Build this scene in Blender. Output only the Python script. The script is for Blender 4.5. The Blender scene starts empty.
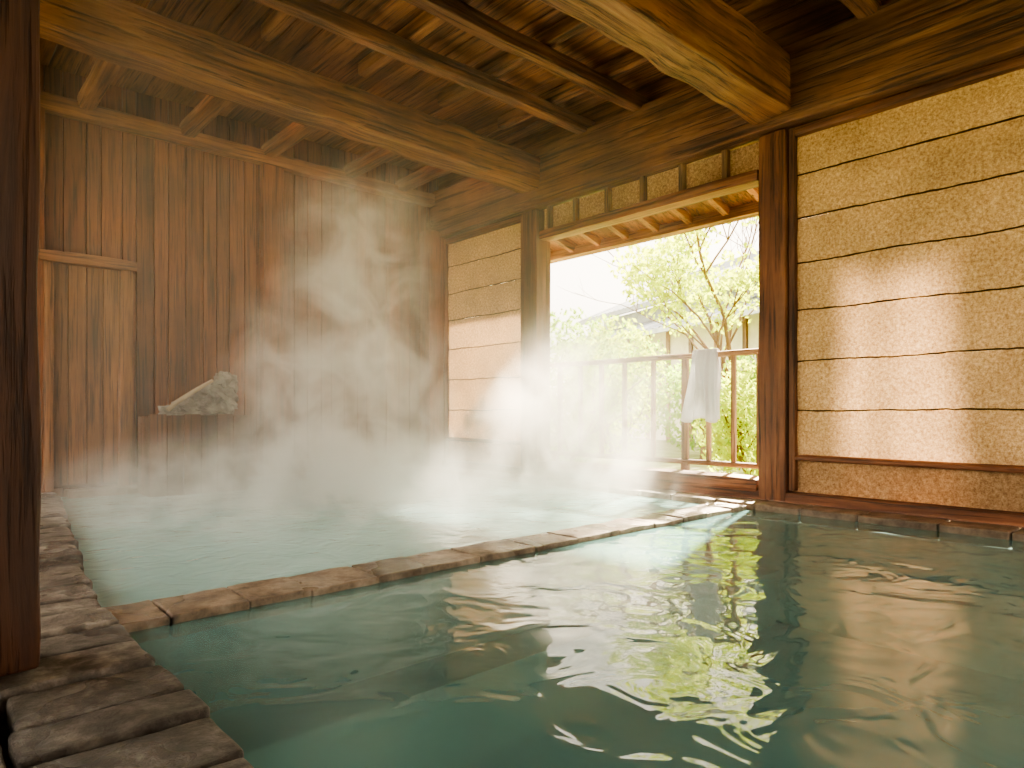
import bpy, math, random
from mathutils import Vector, Matrix, noise
random.seed(7)
D = bpy.data; SC = bpy.context.scene

# ---------------------------------------------------------------- materials
def newmat(name):
    m = D.materials.new(name); m.use_nodes = True
    nt = m.node_tree; nt.nodes.clear()
    out = nt.nodes.new('ShaderNodeOutputMaterial')
    return m, nt, out
def N(nt, typ, **kw):
    n = nt.nodes.new(typ)
    for k, v in kw.items():
        if k in n.inputs.keys(): n.inputs[k].default_value = v
        else: setattr(n, k, v)
    return n
def ramp(nt, stops):
    r = nt.nodes.new('ShaderNodeValToRGB')
    e = r.color_ramp.elements
    while len(e) < len(stops): e.new(0.5)
    for i, (p, c) in enumerate(stops):
        e[i].position = p; e[i].color = (*c, 1)
    return r
def L(nt, a, b): nt.links.new(a, b)
def math_n(nt, op, a, b=None, clamp=False):
    n = nt.nodes.new('ShaderNodeMath'); n.operation = op; n.use_clamp = clamp
    for i, v in enumerate((a, b)):
        if v is None: continue
        if isinstance(v, (int, float)): n.inputs[i].default_value = v
        else: L(nt, v, n.inputs[i])
    return n.outputs[0]

def wood(name, dark, mid, light, axis, rough=0.6, fine=14.0, bump=0.25, k=1.0, crack=.7):
    dark,mid,light=[tuple(c*k for c in q) for q in (dark,mid,light)]
    m, nt, out = newmat(name)
    tc = N(nt, 'ShaderNodeTexCoord')
    att = N(nt, 'ShaderNodeAttribute', attribute_name='tint')
    sh = N(nt, 'ShaderNodeVectorMath', operation='SCALE'); sh.inputs['Scale'].default_value = 23.0
    L(nt, att.outputs['Vector'], sh.inputs[0])
    ad = N(nt, 'ShaderNodeVectorMath', operation='ADD')
    L(nt, tc.outputs['Object'], ad.inputs[0]); L(nt, sh.outputs[0], ad.inputs[1])
    def mapped(f, ratio):
        mp = N(nt, 'ShaderNodeMapping')
        s = [f, f, f]; s[axis] = f * ratio
        mp.inputs['Scale'].default_value = s
        L(nt, ad.outputs[0], mp.inputs['Vector']); return mp
    mp=mapped(fine,.06)
    n1 = N(nt, 'ShaderNodeTexNoise', Scale=1.0, Detail=7.0, Roughness=0.65, Distortion=0.6)
    L(nt, mp.outputs[0], n1.inputs['Vector'])
    r = ramp(nt, [(0.3, dark), (0.5, mid), (0.72, light)])
    L(nt, n1.outputs['Fac'], r.inputs[0])
    mp2=mapped(fine*3.2,.035)
    nc = N(nt, 'ShaderNodeTexNoise', Scale=1.0, Detail=4.0, Roughness=0.6, Distortion=0.3)
    L(nt, mp2.outputs[0], nc.inputs['Vector'])
    cr = N(nt, 'ShaderNodeMapRange'); cr.inputs['From Min'].default_value=.35; cr.inputs['From Max'].default_value=.48
    cr.inputs['To Min'].default_value=1-crack; cr.inputs['To Max'].default_value=1.0
    L(nt, nc.outputs['Fac'], cr.inputs[0])
    n2 = N(nt, 'ShaderNodeTexNoise', Scale=1.7, Detail=4.0)
    L(nt, tc.outputs['Object'], n2.inputs['Vector'])
    mr = N(nt, 'ShaderNodeMapRange'); mr.inputs['From Min'].default_value = .3; mr.inputs['From Max'].default_value = .7
    mr.inputs['To Min'].default_value = .55; mr.inputs['To Max'].default_value = 1.15
    L(nt, n2.outputs['Fac'], mr.inputs[0])
    v = math_n(nt, 'MULTIPLY', mr.outputs[0], math_n(nt, 'ADD', math_n(nt, 'MULTIPLY', att.outputs['Fac'], 0.5), 0.75))
    v = math_n(nt, 'MULTIPLY', v, cr.outputs[0])
    mx = N(nt, 'ShaderNodeVectorMath', operation='SCALE')
    L(nt, r.outputs[0], mx.inputs[0]); L(nt, v, mx.inputs['Scale'])
    p = N(nt, 'ShaderNodeBsdfPrincipled', Roughness=rough)
    L(nt, mx.outputs[0], p.inputs['Base Color'])
    b = N(nt, 'ShaderNodeBump', Strength=bump, Distance=0.02)
    L(nt, math_n(nt,'ADD',n1.outputs['Fac'],math_n(nt,'MULTIPLY',cr.outputs[0],.6)), b.inputs['Height']); L(nt, b.outputs[0], p.inputs['Normal'])
    L(nt, p.outputs[0], out.inputs[0])
    return m
BE = ((.11,.036,.012),(.37,.152,.060),(.56,.28,.13))
beamX = wood('wood_beam_x', *BE, 0, fine=12, bump=.8, k=.84)
beamY = wood('wood_beam_y', *BE, 1, fine=12, bump=.8, k=.68)
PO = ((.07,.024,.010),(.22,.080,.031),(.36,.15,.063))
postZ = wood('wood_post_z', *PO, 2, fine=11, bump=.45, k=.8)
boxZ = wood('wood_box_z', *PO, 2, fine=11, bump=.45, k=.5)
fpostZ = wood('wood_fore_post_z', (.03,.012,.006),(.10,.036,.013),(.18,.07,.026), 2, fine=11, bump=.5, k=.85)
WA = ((.13,.037,.012),(.34,.11,.036),(.45,.165,.057))
wallZ = wood('wood_wall_z', *WA, 2, fine=16, k=.60)
doorZ = wood('wood_door_z', (.14,.055,.02),(.33,.14,.05),(.45,.21,.085), 2, fine=16, k=.62)
CE = ((.11,.037,.013),(.34,.132,.048),(.50,.225,.095))
ceilX = wood('wood_ceiling_x', *CE, 0, fine=16, k=.70)
ceilY = wood('wood_ceiling_y', *CE, 1, fine=16, k=.74)
railY = wood('wood_rail_y', (.14,.07,.03),(.33,.18,.085),(.48,.29,.155), 1, fine=14)
railZ = wood('wood_rail_z', (.14,.07,.03),(.33,.18,.085),(.48,.29,.155), 2, fine=14)
sillY = wood('wood_sill_y', *PO, 1)

def stone(name, c1, c2, c3, rough=.6, scale=9, bump=.6):
    m, nt, out = newmat(name)
    tc = N(nt, 'ShaderNodeTexCoord')
    att = N(nt, 'ShaderNodeAttribute', attribute_name='tint')
    n1 = N(nt, 'ShaderNodeTexNoise', Scale=float(scale), Detail=8.0, Roughness=.68)
    L(nt, tc.outputs['Object'], n1.inputs['Vector'])
    r = ramp(nt, [(.32, c1), (.5, c2), (.7, c3)])
    L(nt, n1.outputs['Fac'], r.inputs[0])
    mx = N(nt, 'ShaderNodeVectorMath', operation='SCALE')
    L(nt, r.outputs[0], mx.inputs[0])
    L(nt, math_n(nt, 'ADD', math_n(nt, 'MULTIPLY', att.outputs['Fac'], .7), .65), mx.inputs['Scale'])
    n3 = N(nt, 'ShaderNodeTexNoise', Scale=2.5, Detail=2.0)
    L(nt, tc.outputs['Object'], n3.inputs['Vector'])
    mr = N(nt, 'ShaderNodeMapRange'); mr.inputs['From Min'].default_value=.35; mr.inputs['From Max'].default_value=.65
    mr.inputs['To Min'].default_value = max(.1, rough-.3); mr.inputs['To Max'].default_value = rough+.15
    L(nt, n3.outputs['Fac'], mr.inputs[0])
    p = N(nt, 'ShaderNodeBsdfPrincipled')
    L(nt, mx.outputs[0], p.inputs['Base Color']); L(nt, mr.outputs[0], p.inputs['Roughness'])
    n2 = N(nt, 'ShaderNodeTexNoise', Scale=float(scale*3), Detail=8.0, Roughness=.7)
    L(nt, tc.outputs['Object'], n2.inputs['Vector'])
    b = N(nt, 'ShaderNodeBump', Strength=bump, Distance=.015)
    L(nt, n2.outputs['Fac'], b.inputs['Height']); L(nt, b.outputs[0], p.inputs['Normal'])
    L(nt, p.outputs[0], out.inputs[0])
    return m
paver = stone('stone_paver', (.05,.043,.037),(.155,.137,.118),(.38,.345,.30), rough=.42, scale=13, bump=1.0)
curbM = stone('stone_curb', (.10,.075,.057),(.245,.19,.14),(.42,.335,.26), rough=.45, bump=.8)
ledgeM = stone('stone_ledge', (.08,.055,.038),(.18,.13,.09),(.30,.22,.16), rough=.6)
rockM = stone('stone_rock', (.09,.08,.07),(.22,.20,.18),(.42,.40,.37), rough=.7, scale=6, bump=1)
basinM = stone('stone_basin', (.25,.40,.37),(.36,.55,.51),(.48,.66,.61), rough=.6, scale=4, bump=.2)
groutM = stone('stone_grout', (.012,.010,.008),(.025,.021,.017),(.05,.042,.034), rough=.8)
groundM = stone('garden_ground', (.14,.14,.05),(.26,.28,.11),(.4,.4,.2), rough=.9, scale=2)
roofM = stone('roof_tile', (.26,.28,.31),(.36,.39,.43),(.46,.49,.53), rough=.6, scale=3, bump=.2)
plasterM = stone('house_plaster', (.5,.46,.39),(.6,.56,.49),(.68,.64,.57), rough=.8, scale=3, bump=.1)

def paper(name):
    m, nt, out = newmat(name)
    tc = N(nt, 'ShaderNodeTexCoord')
    n1 = N(nt, 'ShaderNodeTexNoise', Scale=46.0, Detail=6.0, Roughness=.85)
    L(nt, tc.outputs['Object'], n1.inputs['Vector'])
    n2 = N(nt, 'ShaderNodeTexNoise', Scale=2.2, Detail=3.0)
    L(nt, tc.outputs['Object'], n2.inputs['Vector'])
    r = ramp(nt, [(.34,(.26,.142,.07)),(.5,(.54,.335,.178)),(.64,(.76,.54,.34))])
    L(nt, n1.outputs['Fac'], r.inputs[0])
    mr = N(nt, 'ShaderNodeMapRange'); mr.inputs['From Min'].default_value=.3; mr.inputs['From Max'].default_value=.7
    mr.inputs['To Min'].default_value=.78; mr.inputs['To Max'].default_value=1.08
    L(nt, n2.outputs['Fac'], mr.inputs[0])
    mx = N(nt, 'ShaderNodeVectorMath', operation='SCALE')
    L(nt, r.outputs[0], mx.inputs[0]); L(nt, mr.outputs[0], mx.inputs['Scale'])
    d = N(nt, 'ShaderNodeBsdfDiffuse'); t = N(nt, 'ShaderNodeBsdfTranslucent')
    b = N(nt, 'ShaderNodeBump', Strength=.6, Distance=.008)
    L(nt, n1.outputs['Fac'], b.inputs['Height'])
    L(nt, b.outputs[0], d.inputs['Normal'])
    L(nt, mx.outputs[0], d.inputs[0]); L(nt, mx.outputs[0], t.inputs[0])
    mi = N(nt, 'ShaderNodeMixShader', Fac=.14)
    L(nt, d.outputs[0], mi.inputs[1]); L(nt, t.outputs[0], mi.inputs[2])
    L(nt, mi.outputs[0], out.inputs[0])
    return m
paperM = paper('washi_paper')

def water(name, col, clear, wscale, wdist):
    m, nt, out = newmat(name)
    tc = N(nt, 'ShaderNodeTexCoord')
    n1 = N(nt, 'ShaderNodeTexNoise', Scale=float(wscale), Detail=2.0, Roughness=.45, Distortion=1.2)
    L(nt, tc.outputs['Object'], n1.inputs['Vector'])
    b = N(nt, 'ShaderNodeBump', Strength=1.0, Distance=wdist)
    L(nt, n1.outputs['Fac'], b.inputs['Height'])
    n2 = N(nt, 'ShaderNodeTexNoise', Scale=.8, Detail=3.0)
    L(nt, tc.outputs['Object'], n2.inputs['Vector'])
    r = ramp(nt, [(.3, tuple(c*.85 for c in col)), (.7, tuple(min(1, c*1.15) for c in col))])
    L(nt, n2.outputs['Fac'], r.inputs[0])
    d = N(nt, 'ShaderNodeBsdfDiffuse'); L(nt, r.outputs[0], d.inputs[0])
    tr = N(nt, 'ShaderNodeBsdfTransparent'); tr.inputs[0].default_value = (.58,.88,.86,1)
    m1 = N(nt, 'ShaderNodeMixShader', Fac=clear)
    L(nt, d.outputs[0], m1.inputs[1]); L(nt, tr.outputs[0], m1.inputs[2])
    g = N(nt, 'ShaderNodeBsdfGlossy', Roughness=.02); g.inputs[0].default_value = (1,1,1,1)
    L(nt, b.outputs[0], g.inputs['Normal'])
    fr = N(nt, 'ShaderNodeFresnel', IOR=1.38); L(nt, b.outputs[0], fr.inputs['Normal'])
    m2 = N(nt, 'ShaderNodeMixShader')
    L(nt, fr.outputs[0], m2.inputs[0]); L(nt, m1.outputs[0], m2.inputs[1]); L(nt, g.outputs[0], m2.inputs[2])
    L(nt, m2.outputs[0], out.inputs[0])
    return m
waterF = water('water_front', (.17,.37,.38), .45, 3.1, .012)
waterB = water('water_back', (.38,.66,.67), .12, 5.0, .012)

def simple(name, col, rough=.7, trans=0.0, var=0.0):
    m, nt, out = newmat(name)
    tc = N(nt, 'ShaderNodeTexCoord')
    n = N(nt, 'ShaderNodeTexNoise', Scale=3.0, Detail=4.0)
    L(nt, tc.outputs['Object'], n.inputs['Vector'])
    r = ramp(nt, [(.3, tuple(c*(1-var) for c in col)), (.7, tuple(min(1, c*(1+var)) for c in col))])
    L(nt, n.outputs['Fac'], r.inputs[0])
    d = N(nt, 'ShaderNodeBsdfDiffuse'); t = N(nt, 'ShaderNodeBsdfTranslucent')
    L(nt, r.outputs[0], d.inputs[0]); L(nt, r.outputs[0], t.inputs[0])
    mi = N(nt, 'ShaderNodeMixShader', Fac=trans)
    L(nt, d.outputs[0], mi.inputs[1]); L(nt, t.outputs[0], mi.inputs[2])
    L(nt, mi.outputs[0], out.inputs[0])
    return m
leafM = simple('leaf_green', (.32,.50,.06), trans=.5, var=.35)
leafM2 = simple('leaf_yellow', (.48,.60,.06), trans=.5, var=.3)
barkM = simple('bark', (.18,.12,.08), var=.3)
towelM = simple('towel_cotton', (.80,.81,.83), trans=.3, var=.06)
darkM = simple('seam_cord', (.05,.028,.012), var=.2)
bambooM = simple('bamboo_pale', (.46,.38,.28), var=.25)

# ---------------------------------------------------------------- mesh builder
class MB:
    def __init__(s): s.v=[]; s.f=[]; s.t=[]; s.mi=[]; s.sm=[]
    def box(s, x0,x1,y0,y1,z0,z1, tint=None, seg=(1,1,1), amp=0.0, freq=3.0, rnd=0.0, M=None, mi=0, smooth=False):
        if tint is None: tint = random.random()
        nx,ny,nz = seg; idx={}; base=len(s.v)
        off = Vector((random.random()*50, random.random()*50, random.random()*50)) if amp else Vector()
        c = Vector(((x0+x1)/2,(y0+y1)/2,(z0+z1)/2)); h = Vector(((x1-x0)/2,(y1-y0)/2,(z1-z0)/2))
        def g(i,j,k):
            key=(i,j,k)
            if key in idx: return idx[key]
            a=Vector((2*i/nx-1,2*j/ny-1,2*k/nz-1))
            p=Vector((c.x+h.x*a.x, c.y+h.y*a.y, c.z+h.z*a.z))
            if rnd:
                e=[abs(q)>.999 for q in a]
                ne=sum(e)
                if ne>=2:
                    r=rnd*(.5 if ne==2 else .75)
                    for q in range(3):
                        if e[q]: p[q]-=math.copysign(min(r,h[q]*.5),a[q])
            if amp: p += noise.noise_vector(p*freq+off)*amp
            if M: p = M @ p
            s.v.append(p); idx[key]=len(s.v)-1; return idx[key]
        def q(a,b,c_,d): s.f.append((a,b,c_,d)); s.t.append(tint); s.mi.append(mi); s.sm.append(smooth)
        for i in range(nx):
            for j in range(ny):
                q(g(i,j,0),g(i,j+1,0),g(i+1,j+1,0),g(i+1,j,0)); q(g(i,j,nz),g(i+1,j,nz),g(i+1,j+1,nz),g(i,j+1,nz))
            for k in range(nz):
                q(g(i,0,k),g(i+1,0,k),g(i+1,0,k+1),g(i,0,k+1)); q(g(i,ny,k),g(i,ny,k+1),g(i+1,ny,k+1),g(i+1,ny,k))
        for j in range(ny):
            for k in range(nz):
                q(g(0,j,k),g(0,j,k+1),g(0,j+1,k+1),g(0,j+1,k)); q(g(nx,j,k),g(nx,j+1,k),g(nx,j+1,k+1),g(nx,j,k+1))
    def poly(s, pts, tint=.5, mi=0, smooth=False):
        b=len(s.v); s.v += [Vector(p) for p in pts]; s.f.append(tuple(range(b,b+len(pts)))); s.t.append(tint); s.mi.append(mi); s.sm.append(smooth)
    def tube(s, pts, rads, n=8, tint=.5, mi=0, cap=True):
        rings=[]
        for i,p in enumerate(pts):
            p=Vector(p)
            d=(Vector(pts[min(i+1,len(pts)-1)])-Vector(pts[max(i-1,0)])).normalized()
            a=d.cross(Vector((0,0,1)));
            if a.length<.05: a=d.cross(Vector((0,1,0)))
            a.normalize(); b=d.cross(a)
            r=[]
            for k in range(n):
                th=2*math.pi*k/n; s.v.append(p+(a*math.cos(th)+b*math.sin(th))*rads[i]); r.append(len(s.v)-1)
            rings.append(r)
        for i in range(len(rings)-1):
            for k in range(n):
                s.f.append((rings[i][k],rings[i][(k+1)%n],rings[i+1][(k+1)%n],rings[i+1][k])); s.t.append(tint); s.mi.append(mi); s.sm.append(True)
        if cap:
            for r in (rings[0],rings[-1]): s.f.append(tuple(r)); s.t.append(tint); s.mi.append(mi); s.sm.append(False)
    def build(s, name, mats, parent=None, bevel=0.0, bseg=2):
        me=D.meshes.new(name); me.from_pydata([tuple(v) for v in s.v],[],s.f)
        if not isinstance(mats,(list,tuple)): mats=[mats]
        for m in mats: me.materials.append(m)
        at=me.attributes.new('tint','FLOAT','FACE')
        at.data.foreach_set('value', s.t)
        me.polygons.foreach_set('material_index', s.mi)
        me.polygons.foreach_set('use_smooth', s.sm)
        me.update()
        o=D.objects.new(name,me); SC.collection.objects.link(o)
        if parent: o.parent=parent
        if bevel:
            b=o.modifiers.new('bevel','BEVEL'); b.width=bevel; b.segments=bseg; b.limit_method='ANGLE'; b.angle_limit=math.radians(50)
        return o
def empty(name):
    e=D.objects.new(name,None); SC.collection.objects.link(e); return e

Y0,YB = -3.0, 7.5
XW = 5.3
CY0,CY1 = 2.70,2.99      # divider curb

# ---------------------------------------------------------------- floor / basins
b=MB()
def prism(b, pts, z0, z1, tint=.5, mi=0):
    n=len(pts)
    b.poly([(x,y,z1) for x,y in pts],tint,mi); b.poly([(x,y,z0) for x,y in reversed(pts)],tint,mi)
    for i in range(n):
        a=pts[i]; c=pts[(i+1)%n]
        b.poly([(a[0],a[1],z0),(c[0],c[1],z0),(c[0],c[1],z1),(a[0],a[1],z1)],tint,mi)
prism(b,[(-2.2,Y0),(.47,Y0),(.47,2.7),(.47,3.1),(.93,YB-.25),(.93,YB+.1),(-2.2,YB+.1)],-.9,.02)
b.build('floor',groutM)
b=MB()
b.box(.4,5.1,Y0,YB-.2,-.95,-.85)
b.box(.471,.51,Y0,CY0,-.85,-.03); b.box(5.02,5.1,Y0,YB-.2,-.85,-.07); b.box(.5,5.1,CY0+.05,CY1-.06,-.85,-.06)
b.box(.9,5.1,YB-.33,YB-.2,-.85,-.07)
b.box(.51,5.02,CY0-.25,CY0+.05,-.85,-.45); b.box(.51,.85,Y0,CY0-.25,-.85,-.45)
b.build('pool_basin',basinM)

def slab(b,x0,x1,y0,y1,z0,z1,amp=.010,freq=6):
    nx=max(3,int((x1-x0)/.04)); ny=max(3,int((y1-y0)/.04))
    b.box(x0,x1,y0,y1,z0,z1,seg=(nx,ny,1),amp=amp,freq=freq)
b=MB()
def xe(y): return .53 if y<3.05 else .53+(y-3.05)*.107
y=-2.9
while y<YB-.6:
    ln=random.uniform(.17,.25)
    if y<1.0: ln*=1.2
    x=xe(y+ln/2)
    slab(b,x-.36+random.uniform(-.01,.01),x+random.uniform(-.012,.012),y+.010,y+ln-.010,-.03,.085+random.uniform(-.010,.006),amp=.008,freq=8)
    y+=ln
for col in range(1,6):
    y=-2.9+random.random()*.1
    while y<YB-.1:
        ln=random.uniform(.24,.36); x=xe(y+ln/2)-.37*col
        slab(b,x-.350,x-.014,y+.010,min(y+ln-.010,YB),.0,.085+random.uniform(-.010,.006),amp=.008,freq=8)
        y+=ln
b.build('stone_coping',paver,bevel=.012,bseg=3)

b=MB()
x=.43
while x<4.90:
    ln=random.uniform(.22,.42)
    x2=min(x+ln,4.98)
    slab(b,x+.003,x2-.003,CY0+random.uniform(-.008,.008),CY1+random.uniform(-.01,.01),-.05,.030+random.uniform(-.004,.004),amp=.010)
    x=x2
b.build('pool_divider_curb',curbM,bevel=.008,bseg=3)

b=MB()
y=Y0
while y<YB-.05:
    ln=random.uniform(.35,.55)
    slab(b,5.02+random.uniform(-.01,.01),5.29,y+.006,min(y+ln,YB)-.006,-.06,.05)
    y+=ln
x=1.06
while x<4.95:
    ln=random.uniform(.35,.55)
    slab(b,x+.006,min(x+ln,4.98)-.006,YB-.36,YB-.02,-.06,.06)
    x+=ln
b.build('stone_ledge',ledgeM,bevel=.01)

# ---------------------------------------------------------------- water
def waterplane(name,pts,mat):
    b=MB(); b.poly([(x,y,0) for x,y in pts]); return b.build(name,mat)
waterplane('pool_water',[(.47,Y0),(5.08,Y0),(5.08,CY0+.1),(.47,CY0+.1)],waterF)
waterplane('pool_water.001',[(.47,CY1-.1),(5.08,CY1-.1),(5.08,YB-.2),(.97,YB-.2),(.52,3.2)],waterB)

# ---------------------------------------------------------------- back wall
b=MB(); x=-2.2
while x<5.5:
    w=random.uniform(.12,.19)
    b.box(x+.004,x+w-.004,YB+random.uniform(-.012,.006),YB+.09,-.1,4.05)
    x+=w
b.box(-2.2,5.6,YB+.05,YB+.15,-.3,4.05,tint=.1)
b.build('wall_back',wallZ,bevel=.004,bseg=1)
b=MB()
def rbox(b,x0,x1,y0,y1,z0,z1,axis,amp=.012,freq=2.2,tint=None,n=None,M=None):
    Ls=(x1-x0,y1-y0,z1-z0); seg=[3,3,3]; seg[axis]=n or max(6,int(Ls[axis]*9))
    b.box(x0,x1,y0,y1,z0,z1,seg=tuple(seg),amp=amp,freq=freq,rnd=.012,tint=tint,smooth=False,M=M)
rbox(b,2.93,3.18,YB-.10,YB+.05,-.1,3.65,2,tint=.9); rbox(b,.80,.92,YB-.12,YB,.0,3.7,2)
rbox(b,5.1,5.36,YB-.22,YB+.02,-.1,3.2,2)
b.build('trim_1',wallZ,bevel=.006)
b=MB(); rbox(b,-2.2,5.4,YB-.12,YB+.05,3.56,3.72,0); rbox(b,.9,5.2,YB-.05,YB+.03,.07,.22,0)
b.build('trim_2',ceilX,bevel=.006)

d=empty('door_1')
b=MB(); x=.97
while x<1.50:
    w=random.uniform(.12,.17); x2=min(x+w,1.53)
    b.box(x+.003,x2-.003,YB-.10,YB-.03,.1,2.16); x=x2
b.build('boards',doorZ,d,bevel=.004)
b=MB(); rbox(b,1.51,1.63,YB-.15,YB-.01,.05,2.2,2); rbox(b,.90,.985,YB-.15,YB-.01,.05,2.2,2); b.build('jambs',doorZ,d,bevel=.005)
b=MB(); rbox(b,.86,1.66,YB-.17,YB-.01,2.16,2.27,0); b.build('lintel',ceilX,d,bevel=.005)

# left wall: boarded near part, further back an unseen bay left open to light the steam
b=MB(); y=Y0
while y<YB:
    w=random.uniform(.14,.2)
    if 2.6<y<6.9: b.box(-2.29,-2.2,y+.004,y+w-.004,3.3,4.05); b.box(-2.29,-2.2,y+.004,y+w-.004,-.1,.35)
    else: b.box(-2.29,-2.2+random.uniform(-.006,.008),y+.004,y+w-.004,-.1,4.05)
    y+=w
b.box(-2.36,-2.28,Y0,2.6,-.3,4.05,tint=.1); b.box(-2.36,-2.28,7.0,YB+.1,-.3,4.05,tint=.1); b.box(-2.36,-2.28,2.6,7.0,3.3,4.05,tint=.1)
b.build('wall_left',wallZ,bevel=.004,bseg=1)
b=MB(); x=-2.2
while x<5.5:
    w=random.uniform(.14,.2)
    if .6<x<4.6: b.box(x+.004,x+w-.004,Y0-.1,Y0-.01,-.1,.9); b.box(x+.004,x+w-.004,Y0-.1,Y0-.01,2.7,4.05)  # unseen opening, sized to let some light reach the beams
    else: b.box(x+.004,x+w-.004,Y0-.1,Y0-.01,-.1,4.05)
    x+=w
b.build('wall_front',wallZ,bevel=.004,bseg=1)

# ---------------------------------------------------------------- window wall
PY=[(5.45,5.70),(2.54,2.78),(-.75,-.5)]
for i,(a,c) in enumerate(PY):
    b=MB()
    rbox(b,XW,XW+.24,a,c,.04,3.11,2,amp=.01)
    b.build('wood_pillar',postZ,bevel=.008)
b=MB(); rbox(b,XW-.04,XW+.22,Y0,YB,3.12,3.76,1,amp=.014,freq=1.6)
b.build('header_beam',beamY,bevel=.01)  # header beam along the window wall
b=MB(); b.box(XW+.1,XW+.2,Y0,YB,3.74,4.05,tint=.1); b.build('wall_right',ceilY)
b=MB(); rbox(b,XW+.01,XW+.26,Y0,YB,.03,.13,1,amp=.008); rbox(b,XW-.0,XW+.3,2.79,5.44,.10,.22,1,amp=.008)
b.build('trim_3',sillY,bevel=.006)
LZ=[2.72,2.36,2.0,1.61,1.2,.8]
def shoji(name,y0,y1):
    e=empty(name)
    b=MB()
    zz=[3.06]+LZ+[.42]
    for i in range(len(zz)-1):
        ny=24; nz=6; z1=zz[i]; z0=zz[i+1]; base=len(b.v)
        for j in range(ny+1):
            for k in range(nz+1):
                yy=y0+(y1-y0)*j/ny; z=z0+(z1-z0)*k/nz
                px=XW+.10-.012*math.sin(math.pi*k/nz)+.008*noise.noise(Vector((yy*2,z*2,i)))
                b.v.append(Vector((px,yy,z)))
        for j in range(ny):
            for k in range(nz):
                q=base+j*(nz+1)+k
                b.f.append((q,q+1,q+nz+2,q+nz+1)); b.t.append(.5); b.mi.append(0); b.sm.append(True)
    b.build('paper_upper',paperM,e)
    b=MB(); b.box(XW+.10,XW+.112,y0,y1,.13,.41); b.build('paper_lower',paperM,e)
    b=MB()
    for z in LZ:
        pts=[];n=60
        for j in range(n+1):
            yy=y0+(y1-y0)*j/n
            pts.append((XW+.090,yy,z+.014*noise.noise(Vector((yy*2,z*7,0)))+.006*noise.noise(Vector((yy*14,z*7,0)))))
        b.tube(pts,[.006+.003*noise.noise(Vector((q[1]*9,z,3))) for q in pts],n=6)
    b.build('seams',darkM,e)
    b=MB()
    rbox(b,XW+.04,XW+.16,y0,y1,.385,.435,1,amp=.004)
    rbox(b,XW+.04,XW+.16,y0,y1,3.03,3.11,1,amp=.004)
    b.build('rails',sillY,e,bevel=.004)
    b=MB()
    for yy in (y0,y1-.05): b.box(XW+.04,XW+.16,yy,yy+.05,.14,3.1)
    b.build('stiles',postZ,e,bevel=.004)
    return e
shoji('window_1',5.71,7.30); shoji('window_2',-.49,2.53); shoji('window_3',Y0,-.76)
e=empty('window_4')
b=MB(); b.box(XW+.12,XW+.13,2.79,5.44,2.84,3.11); b.build('paper',paperM,e)
b=MB(); rbox(b,XW+.02,XW+.2,2.79,5.44,2.74,2.85,1,amp=.005); b.build('rail',sillY,e,bevel=.004)
b=MB()
for yy in (3.1,3.55,4.0,4.45,4.9,5.3): b.box(XW+.06,XW+.16,yy,yy+.05,2.84,3.11)
b.build('studs',railZ,e,bevel=.004)

# railing
e=empty('balcony_railing'); RX=5.66
b=MB(); rbox(b,RX-.035,RX+.035,2.7,5.6,1.30,1.355,1,amp=.004); rbox(b,RX-.03,RX+.03,2.7,5.6,.27,.32,1,amp=.004)
b.build('rails',railY,e,bevel=.006)
b=MB()
for yy,w in ((5.42,.05),(5.10,.04),(4.79,.045),(4.47,.04),(4.1,.04),(3.72,.07),(3.46,.04),(3.2,.04),(2.95,.04)):
    b.box(RX-.02,RX+.02,yy-w/2,yy+w/2,.315,1.305)
for yy in (5.5,3.72,2.85): b.box(RX-.03,RX+.03,yy-.035,yy+.035,-.03,.28)
b.build('balusters',railZ,e,bevel=.004)

# towel
b=MB(); NW,NL=56,40; yc=3.48
prof=[]
R=.045
for i in range(NL+1):
    s=i/NL
    if s<.52:
        t=s/.52; prof.append((-R,1.36-.66*(1-t),1-t))
    elif s<.62:
        a=(s-.52)/.10*math.pi; prof.append((-R*math.cos(a),1.36+R*.8*math.sin(a)*.55,0))
    else:
        t=(s-.62)/.38; prof.append((R,1.36-.36*t,t*.3))
for i,(px,pz,g) in enumerate(prof):
    hw=.125+.085*g**.8
    if px>0: hw*=.85
    for j in range(NW+1):
        u=j/NW*2-1
        f=math.sin(u*10+.6+g*1.2)*.6+math.sin(u*19+2+g)*.35
        dx=f*(.012+.034*g)*(1 if px<0 else -1)
        yy=yc+u*hw+.012*math.sin(g*5+u*3)+(.03 if px>0 else 0)*min(1,g*4)
        zz=pz+(.022*math.sin(u*5+1)*g)
        b.v.append(Vector((RX+px*(1+.5*g)+dx*.8 + (-.02 if px<0 else .02)*g,yy,zz)))
for i in range(NL):
    for j in range(NW):
        q=i*(NW+1)+j; b.f.append((q,q+1,q+NW+2,q+NW+1)); b.t.append(.5); b.mi.append(0); b.sm.append(True)
o=b.build('towel',towelM); s=o.modifiers.new('s','SOLIDIFY'); s.thickness=.006

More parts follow.
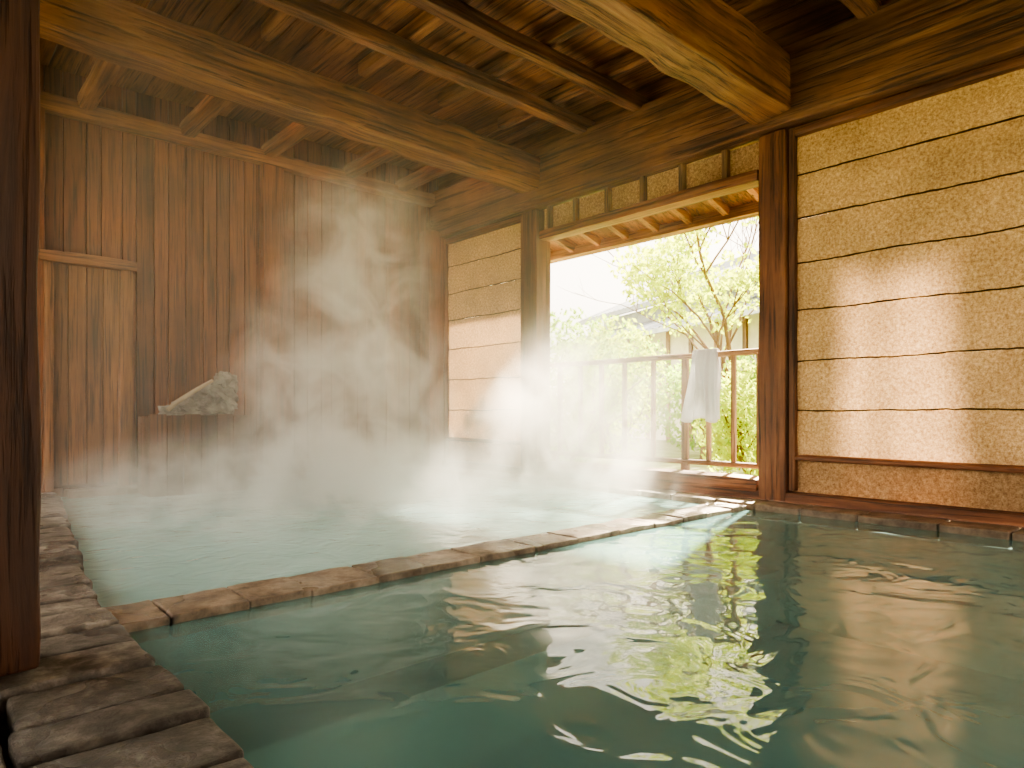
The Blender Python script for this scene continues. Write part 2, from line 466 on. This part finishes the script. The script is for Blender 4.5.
# ---------------------------------------------------------------- ceiling (with an added, unseen slot bringing sky light onto the steam)
VX0,VX1,VY0,VY1 = 1.6,5.15,6.08,6.72
b=MB(); x=-2.3
while x<5.7:
    w=random.uniform(.16,.24); z=4.0+random.uniform(-.004,.004)
    if x+w>VX0 and x<VX1:
        b.box(x+.004,x+w-.004,Y0,VY0,z,4.04); b.box(x+.004,x+w-.004,VY1,YB+.15,z,4.04)
    else: b.box(x+.004,x+w-.004,Y0,YB+.15,z,4.04)
    x+=w
b.box(-2.4,5.75,Y0-.1,VY0,4.04,4.10,tint=.1); b.box(-2.4,5.75,VY1,YB+.2,4.04,4.10,tint=.1)
b.box(-2.4,VX0-.2,VY0,VY1,4.04,4.10,tint=.1); b.box(VX1+.2,5.75,VY0,VY1,4.04,4.10,tint=.1)
b.build('ceiling',ceilY,bevel=.003,bseg=1)
b=MB(); x=VX0-.2
while x<VX1+.3:
    b.box(x,x+.02,VY0-.03,VY1+.03,4.02,4.40); x+=.42
b.box(VX0-.2,VX1+.25,VY0-.05,VY0-.02,4.02,4.40); b.box(VX0-.2,VX1+.25,VY1+.02,VY1+.05,4.02,4.40)
b.build('sun_baffles',ceilX)  # added baffles above the ceiling slot, keep direct sun off the back wall
for (a,c,z0,sl_) in ((5.34,5.66,3.32,-.018),(2.46,2.80,3.20,0),(-.8,-.5,3.26,0)):
    b=MB(); M=Matrix.Identity(4); M[2][0]=sl_; M[2][3]=-sl_*3.5
    rbox(b,-2.2,XW-.03,a,c,z0,3.68,0,amp=.028,freq=2.6,M=M)
    b.build('tie_beam',beamX,bevel=.014)
for yy in (4.71,4.0,3.3,1.9,1.2,.5):
    b=MB(); rbox(b,-2.2,XW+.1,yy-.07,yy+.07,3.72,3.86,0,amp=.014)
    b.build('ceiling_joist',beamX,bevel=.008)
for x in (-1.4,-.5,.4,1.3,2.2,3.1,4.0,4.8):
    b=MB(); rbox(b,x-.055,x+.055,Y0,5.5,3.87,4.0,1,amp=.006)
    b.build('ceiling_rafter',beamY,bevel=.006)
for x in (-.6,.3,1.24,2.14,3.0,4.0,4.75):
    b=MB(); rbox(b,x-.07,x+.07,5.69,YB-.02,3.64,3.79,1,amp=.01)
    b.build('back_rafter',beamY,bevel=.008)

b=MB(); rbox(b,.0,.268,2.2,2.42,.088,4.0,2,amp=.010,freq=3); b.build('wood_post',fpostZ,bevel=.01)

# ---------------------------------------------------------------- spout with rocks
e=empty('stone_spout')
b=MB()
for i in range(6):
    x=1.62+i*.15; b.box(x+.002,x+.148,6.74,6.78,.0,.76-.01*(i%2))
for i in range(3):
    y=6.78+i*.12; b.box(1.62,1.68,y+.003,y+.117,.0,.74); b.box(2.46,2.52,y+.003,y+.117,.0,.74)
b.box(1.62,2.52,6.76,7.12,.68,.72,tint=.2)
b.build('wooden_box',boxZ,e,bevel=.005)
def rock(b,c,r,seed,ns=26):
    base=len(b.v); off=Vector((seed*7.3,seed*3.1,seed))
    nr=16
    for i in range(nr+1):
        ph=math.pi*i/nr
        for k in range(ns):
            th=2*math.pi*k/ns
            d=Vector((math.sin(ph)*math.cos(th),math.sin(ph)*math.sin(th),math.cos(ph)))
            m=max(abs(d.x),abs(d.y),abs(d.z)); q=d*(.55+.45/m*.75)
            q*=1+.5*noise.noise(d*1.6+off)+.28*noise.noise(d*4.5+off)+.14*noise.noise(d*11+off)
            b.v.append(Vector((c[0]+q.x*r[0],c[1]+q.y*r[1],max(c[2]-r[2]*.8,c[2]+q.z*r[2]))))
    for i in range(nr):
        for k in range(ns):
            b.f.append((base+i*ns+k,base+(i+1)*ns+k,base+(i+1)*ns+(k+1)%ns,base+i*ns+(k+1)%ns)); b.t.append(.5); b.mi.append(0); b.sm.append(False)
b=MB(); rock(b,(2.30,6.95,.90),(.19,.14,.19),1); rock(b,(2.06,6.94,.82),(.19,.14,.12),2); rock(b,(2.36,6.96,1.06),(.12,.10,.12),3); rock(b,(1.86,6.92,.77),(.12,.11,.07),4)
b.build('rocks',rockM,e)
b=MB(); b.tube([(1.78,6.76,.80),(1.87,6.77,.88),(2.02,6.79,.98),(2.2,6.82,1.09)],[.020,.022,.020,.016],n=10); b.build('bamboo_pipe',bambooM,e)

# ---------------------------------------------------------------- exterior
b=MB()
for (x0,x1,y0,y1) in ((5.6,70,-60,70),(-60,-2.3,-60,70),(-2.3,5.6,-60,Y0),(-2.3,5.6,YB+.15,70)):
    b.poly([(x0,y0,-.03),(x1,y0,-.03),(x1,y1,-.03),(x0,y1,-.03)])
b.build('ground',groundM)
e=empty('eave')
b=MB()
sl=math.atan2(-.30,1.0)
M=Matrix.Translation((5.59,0,3.18))@Matrix.Rotation(-sl,4,'Y')
for i in range(int((YB-Y0+.6)/.22)):
    yy=Y0-.3+i*.22; b.box(0,1.08,yy+.003,yy+.217,.08,.11,M=M)
b.build('boards',ceilX,e)
b=MB(); yy=Y0
while yy<YB+.2: b.box(0,1.02,yy,yy+.07,0,.08,M=M); yy+=.45
b.build('rafters',beamX,e)
b=MB(); b.box(.98,1.06,Y0-.3,YB+.3,-.05,.08,M=M); b.build('fascia',railY,e)

e=empty('neighbour_house')
HM=Matrix.Translation((17.5,9.0,0))@Matrix.Rotation(math.radians(-22),4,'Z')
b=MB(); b.box(-3,3,-7.5,6,0,3.0,M=HM); b.build('walls',plasterM,e)
b=MB()
for yy in range(-7,6): b.box(-3.06,-2.98,yy,yy+.12,0,3,M=HM)
b.box(-3.08,-2.98,-7.5,6,1.4,1.52,M=HM)
b.build('timbers',railZ,e)
b=MB()
def roof(x0,z0,x1,z1,ya,yb):
    n=int((yb-ya)/.28)
    for i in range(n):
        y0=ya+(yb-ya)*i/n; y1=ya+(yb-ya)*(i+1)/n; m=(y0+y1)/2
        P=[(x0,y0,z0),(x0,m,z0+.07),(x0,y1,z0)]; Q=[(x1,y0,z1),(x1,m,z1+.07),(x1,y1,z1)]
        for k in (0,1): b.poly([HM@Vector(P[k]),HM@Vector(P[k+1]),HM@Vector(Q[k+1]),HM@Vector(Q[k])],tint=random.random())
roof(-4.0,2.75,-2.2,3.4,-8.2,6.7)
roof(-3.0,3.75,0,5.0,-7.2,5.4); roof(3.0,3.7,0,5.0,-7.2,5.4)
b.box(-4.05,-3.97,-8.2,6.7,2.66,2.78,M=HM); b.box(-3.05,-2.95,-7.2,5.4,3.65,3.78,M=HM); b.box(-.15,.15,-7.3,5.5,5.0,5.2,M=HM)
b.box(-2.3,2.5,-6.8,5.0,3.0,3.8,M=HM)
b.build('roof',roofM,e)

def leaves(b,c,r,n,size,mi=1,hollow=.3,clump=-.12):
    for _ in range(n):
        while True:
            d=Vector((random.uniform(-1,1),random.uniform(-1,1),random.uniform(-1,1)))
            if hollow<d.length<1: break
        if noise.noise(d*2.6+Vector(c))<clump: continue
        p=Vector((c[0]+d.x*r[0],c[1]+d.y*r[1],c[2]+d.z*r[2]))
        if p.z<0: continue
        a=Vector((random.gauss(0,1),random.gauss(0,1),random.gauss(0,1))).normalized()
        t=a.orthogonal().normalized(); t2=a.cross(t); s=size*random.uniform(.6,1.3)
        b.poly([p-t*s,p-t2*s*.45,p+t*s,p+t2*s*.45],tint=random.random(),mi=mi)
def branch(b,p,d,l,r,depth,tips):
    pts=[Vector(p)]; dd=Vector(d)
    for i in range(4):
        dd=(dd+Vector((random.uniform(-.2,.2),random.uniform(-.2,.2),random.uniform(-.05,.15)))).normalized()
        pts.append(pts[-1]+dd*l/4)
    b.tube(pts,[r*(1-.12*i) for i in range(5)],n=6,cap=False)
    tips.append(pts[-1])
    if depth>0:
        for _ in range(3):
            q=random.choice(pts[2:])
            nd=(dd+Vector((random.uniform(-.9,.9),random.uniform(-.9,.9),random.uniform(-.2,.6)))).normalized()
            branch(b,q,nd,l*.68,r*.55,depth-1,tips)
def tree(name,pos,h,r,leafn,lsize,mat,spread=.45,depth=3,lean=(0,0,1)):
    b=MB(); tips=[]; branch(b,pos,lean,h*.5,r,depth,tips)
    per=max(1,int(leafn/len(tips)))
    if leafn:
        for t in tips: leaves(b,t,(spread,spread,spread*.7),per,lsize,hollow=0)
    return b.build(name,[barkM,mat])
def bush(name,c,r,n,size,mat):
    b=MB(); tips=[]
    for k in range(5):
        a=random.uniform(0,6.28); branch(b,(c[0],c[1],-.03),(math.cos(a)*.5,math.sin(a)*.5,1),c[2]*1.0,.025,1,tips)
    for t in tips: leaves(b,t,(.25,.25,.2),40,size,hollow=0)
    leaves(b,c,r,n,size,hollow=.2); return b.build(name,[barkM,mat])
def shade_tree(name,x,y,crowns,mat):
    b=MB(); pts=[(x,y,-.03),(x+.03,y-.05,1.5),(x,y,2.8),(x,y+.02,3.8)]
    b.tube(pts,[.13,.11,.09,.05],n=8)
    for c,r,n in crowns:
        b.tube([(x,y,2.9),((x+c[0])/2,(y+c[1])/2,3.4),(c[0],c[1],c[2])],[.06,.05,.03],n=6)
        leaves(b,c,r,n,.09,hollow=0,clump=-1)
    return b.build(name,[barkM,mat])
random.seed(21)
bush('garden_shrub',(7.5,7.0,1.1),(.8,.9,1.3),5000,.05,leafM)
bush('garden_shrub',(9.3,7.6,1.2),(.9,1.0,1.3),4000,.055,leafM2)
bush('garden_shrub',(7.6,4.1,.65),(.6,.7,.8),4500,.045,leafM2)
bush('garden_shrub',(10.5,6.2,.9),(1.3,1.1,1.0),4000,.06,leafM)
bush('garden_shrub',(11.5,9.5,1.4),(1.4,1.4,1.5),4000,.07,leafM)
tree('garden_tree',(8.8,4.6,-.03),4.4,.05,6500,.055,leafM2,spread=.38)
tree('garden_tree',(9.6,6.0,-.03),5.6,.04,0,.05,leafM2,depth=4)
shade_tree('garden_tree',10.3,1.6,[((10.0,1.85,4.8),(.9,.95,2.5),13000),((10.0,.2,4.6),(1.0,1.1,2.2),9000)],leafM)  # out of view; crowns shaped to shade the shoji around its sun patch
shade_tree('garden_tree',10.4,3.5,[((10.0,3.86,4.9),(.4,.28,2.1),3000),((10.1,3.3,6.0),(.5,.7,.6),2000)],leafM)  # also unseen; narrow crown placed to shade the shoji beside the post

# ---------------------------------------------------------------- steam
b=MB(); b.box(.62,5.28,3.02,7.1,.004,3.2)
m,nt,out=newmat('steam_volume')
tc=N(nt,'ShaderNodeTexCoord')
def blob(c,r,w):
    s1=N(nt,'ShaderNodeVectorMath',operation='SUBTRACT'); s1.inputs[1].default_value=c
    L(nt,tc.outputs['Object'],s1.inputs[0])
    s2=N(nt,'ShaderNodeVectorMath',operation='DIVIDE'); s2.inputs[1].default_value=r
    L(nt,s1.outputs[0],s2.inputs[0])
    ln=N(nt,'ShaderNodeVectorMath',operation='LENGTH'); L(nt,s2.outputs[0],ln.inputs[0])
    mr=N(nt,'ShaderNodeMapRange',interpolation_type='SMOOTHSTEP')
    mr.inputs['From Min'].default_value=1; mr.inputs['From Max'].default_value=.1
    mr.inputs['To Min'].default_value=0; mr.inputs['To Max'].default_value=w
    L(nt,ln.outputs['Value'],mr.inputs[0]); return mr.outputs[0]
tot=None
for a in (((2.95,5.6,.8),(1.3,1.2,1.6),2.9),((3.1,5.5,2.15),(.95,.8,1.2),2.2),((2.7,5.3,.1),(2.5,2.2,.7),3.4),((4.6,4.3,.5),(.9,1.5,1.5),2.8)):
    o_=blob(*a); tot=o_ if tot is None else math_n(nt,'ADD',tot,o_)
n1=N(nt,'ShaderNodeTexNoise',Scale=2.0,Detail=5.0,Roughness=.60,Distortion=1.1); L(nt,tc.outputs['Object'],n1.inputs['Vector'])
mr=N(nt,'ShaderNodeMapRange',interpolation_type='SMOOTHSTEP'); mr.inputs['From Min'].default_value=.40; mr.inputs['From Max'].default_value=.65
mr.inputs['To Min'].default_value=.03; mr.inputs['To Max'].default_value=1.0
L(nt,n1.outputs['Fac'],mr.inputs[0])
den=math_n(nt,'ADD',math_n(nt,'MULTIPLY',tot,mr.outputs[0]),.04)
den=math_n(nt,'ADD',den,blob((4.7,4.5,.8),(1.1,1.6,1.6),.20))
vs=N(nt,'ShaderNodeVolumeScatter',Anisotropy=.2); vs.inputs['Color'].default_value=(1,.985,.96,1)
L(nt,den,vs.inputs['Density']); L(nt,vs.outputs[0],out.inputs['Volume'])
try: m.cycles.volume_step_rate=.7
except Exception as ex: print(ex)
b.build('steam_cloud',m)
try: SC.cycles.volume_bounces=3
except Exception as ex: print(ex)

# ---------------------------------------------------------------- lights
w=D.worlds.new('World'); SC.world=w; w.use_nodes=True
bg=w.node_tree.nodes['Background']; bg.inputs[0].default_value=(1.0,.87,.70,1); bg.inputs[1].default_value=7.2
sun=D.lights.new('sun','SUN'); sun.energy=88; sun.angle=math.radians(2.5); sun.color=(1,.82,.58)
so=D.objects.new('sun',sun); SC.collection.objects.link(so)
so.rotation_euler=Vector((-.8,-.25,-.6)).to_track_quat('-Z','Y').to_euler()

cam=D.cameras.new('camera'); co=D.objects.new('camera',cam); SC.collection.objects.link(co)
co.location=(0,0,.8); co.rotation_euler=(math.radians(90),0,math.radians(-42.1))
cam.lens=666/1024*36; cam.sensor_width=36; cam.shift_y=26/1024; cam.clip_start=.05
SC.camera=co
try: SC.view_settings.look='AgX - Medium High Contrast'
except Exception as ex: print('look',ex)
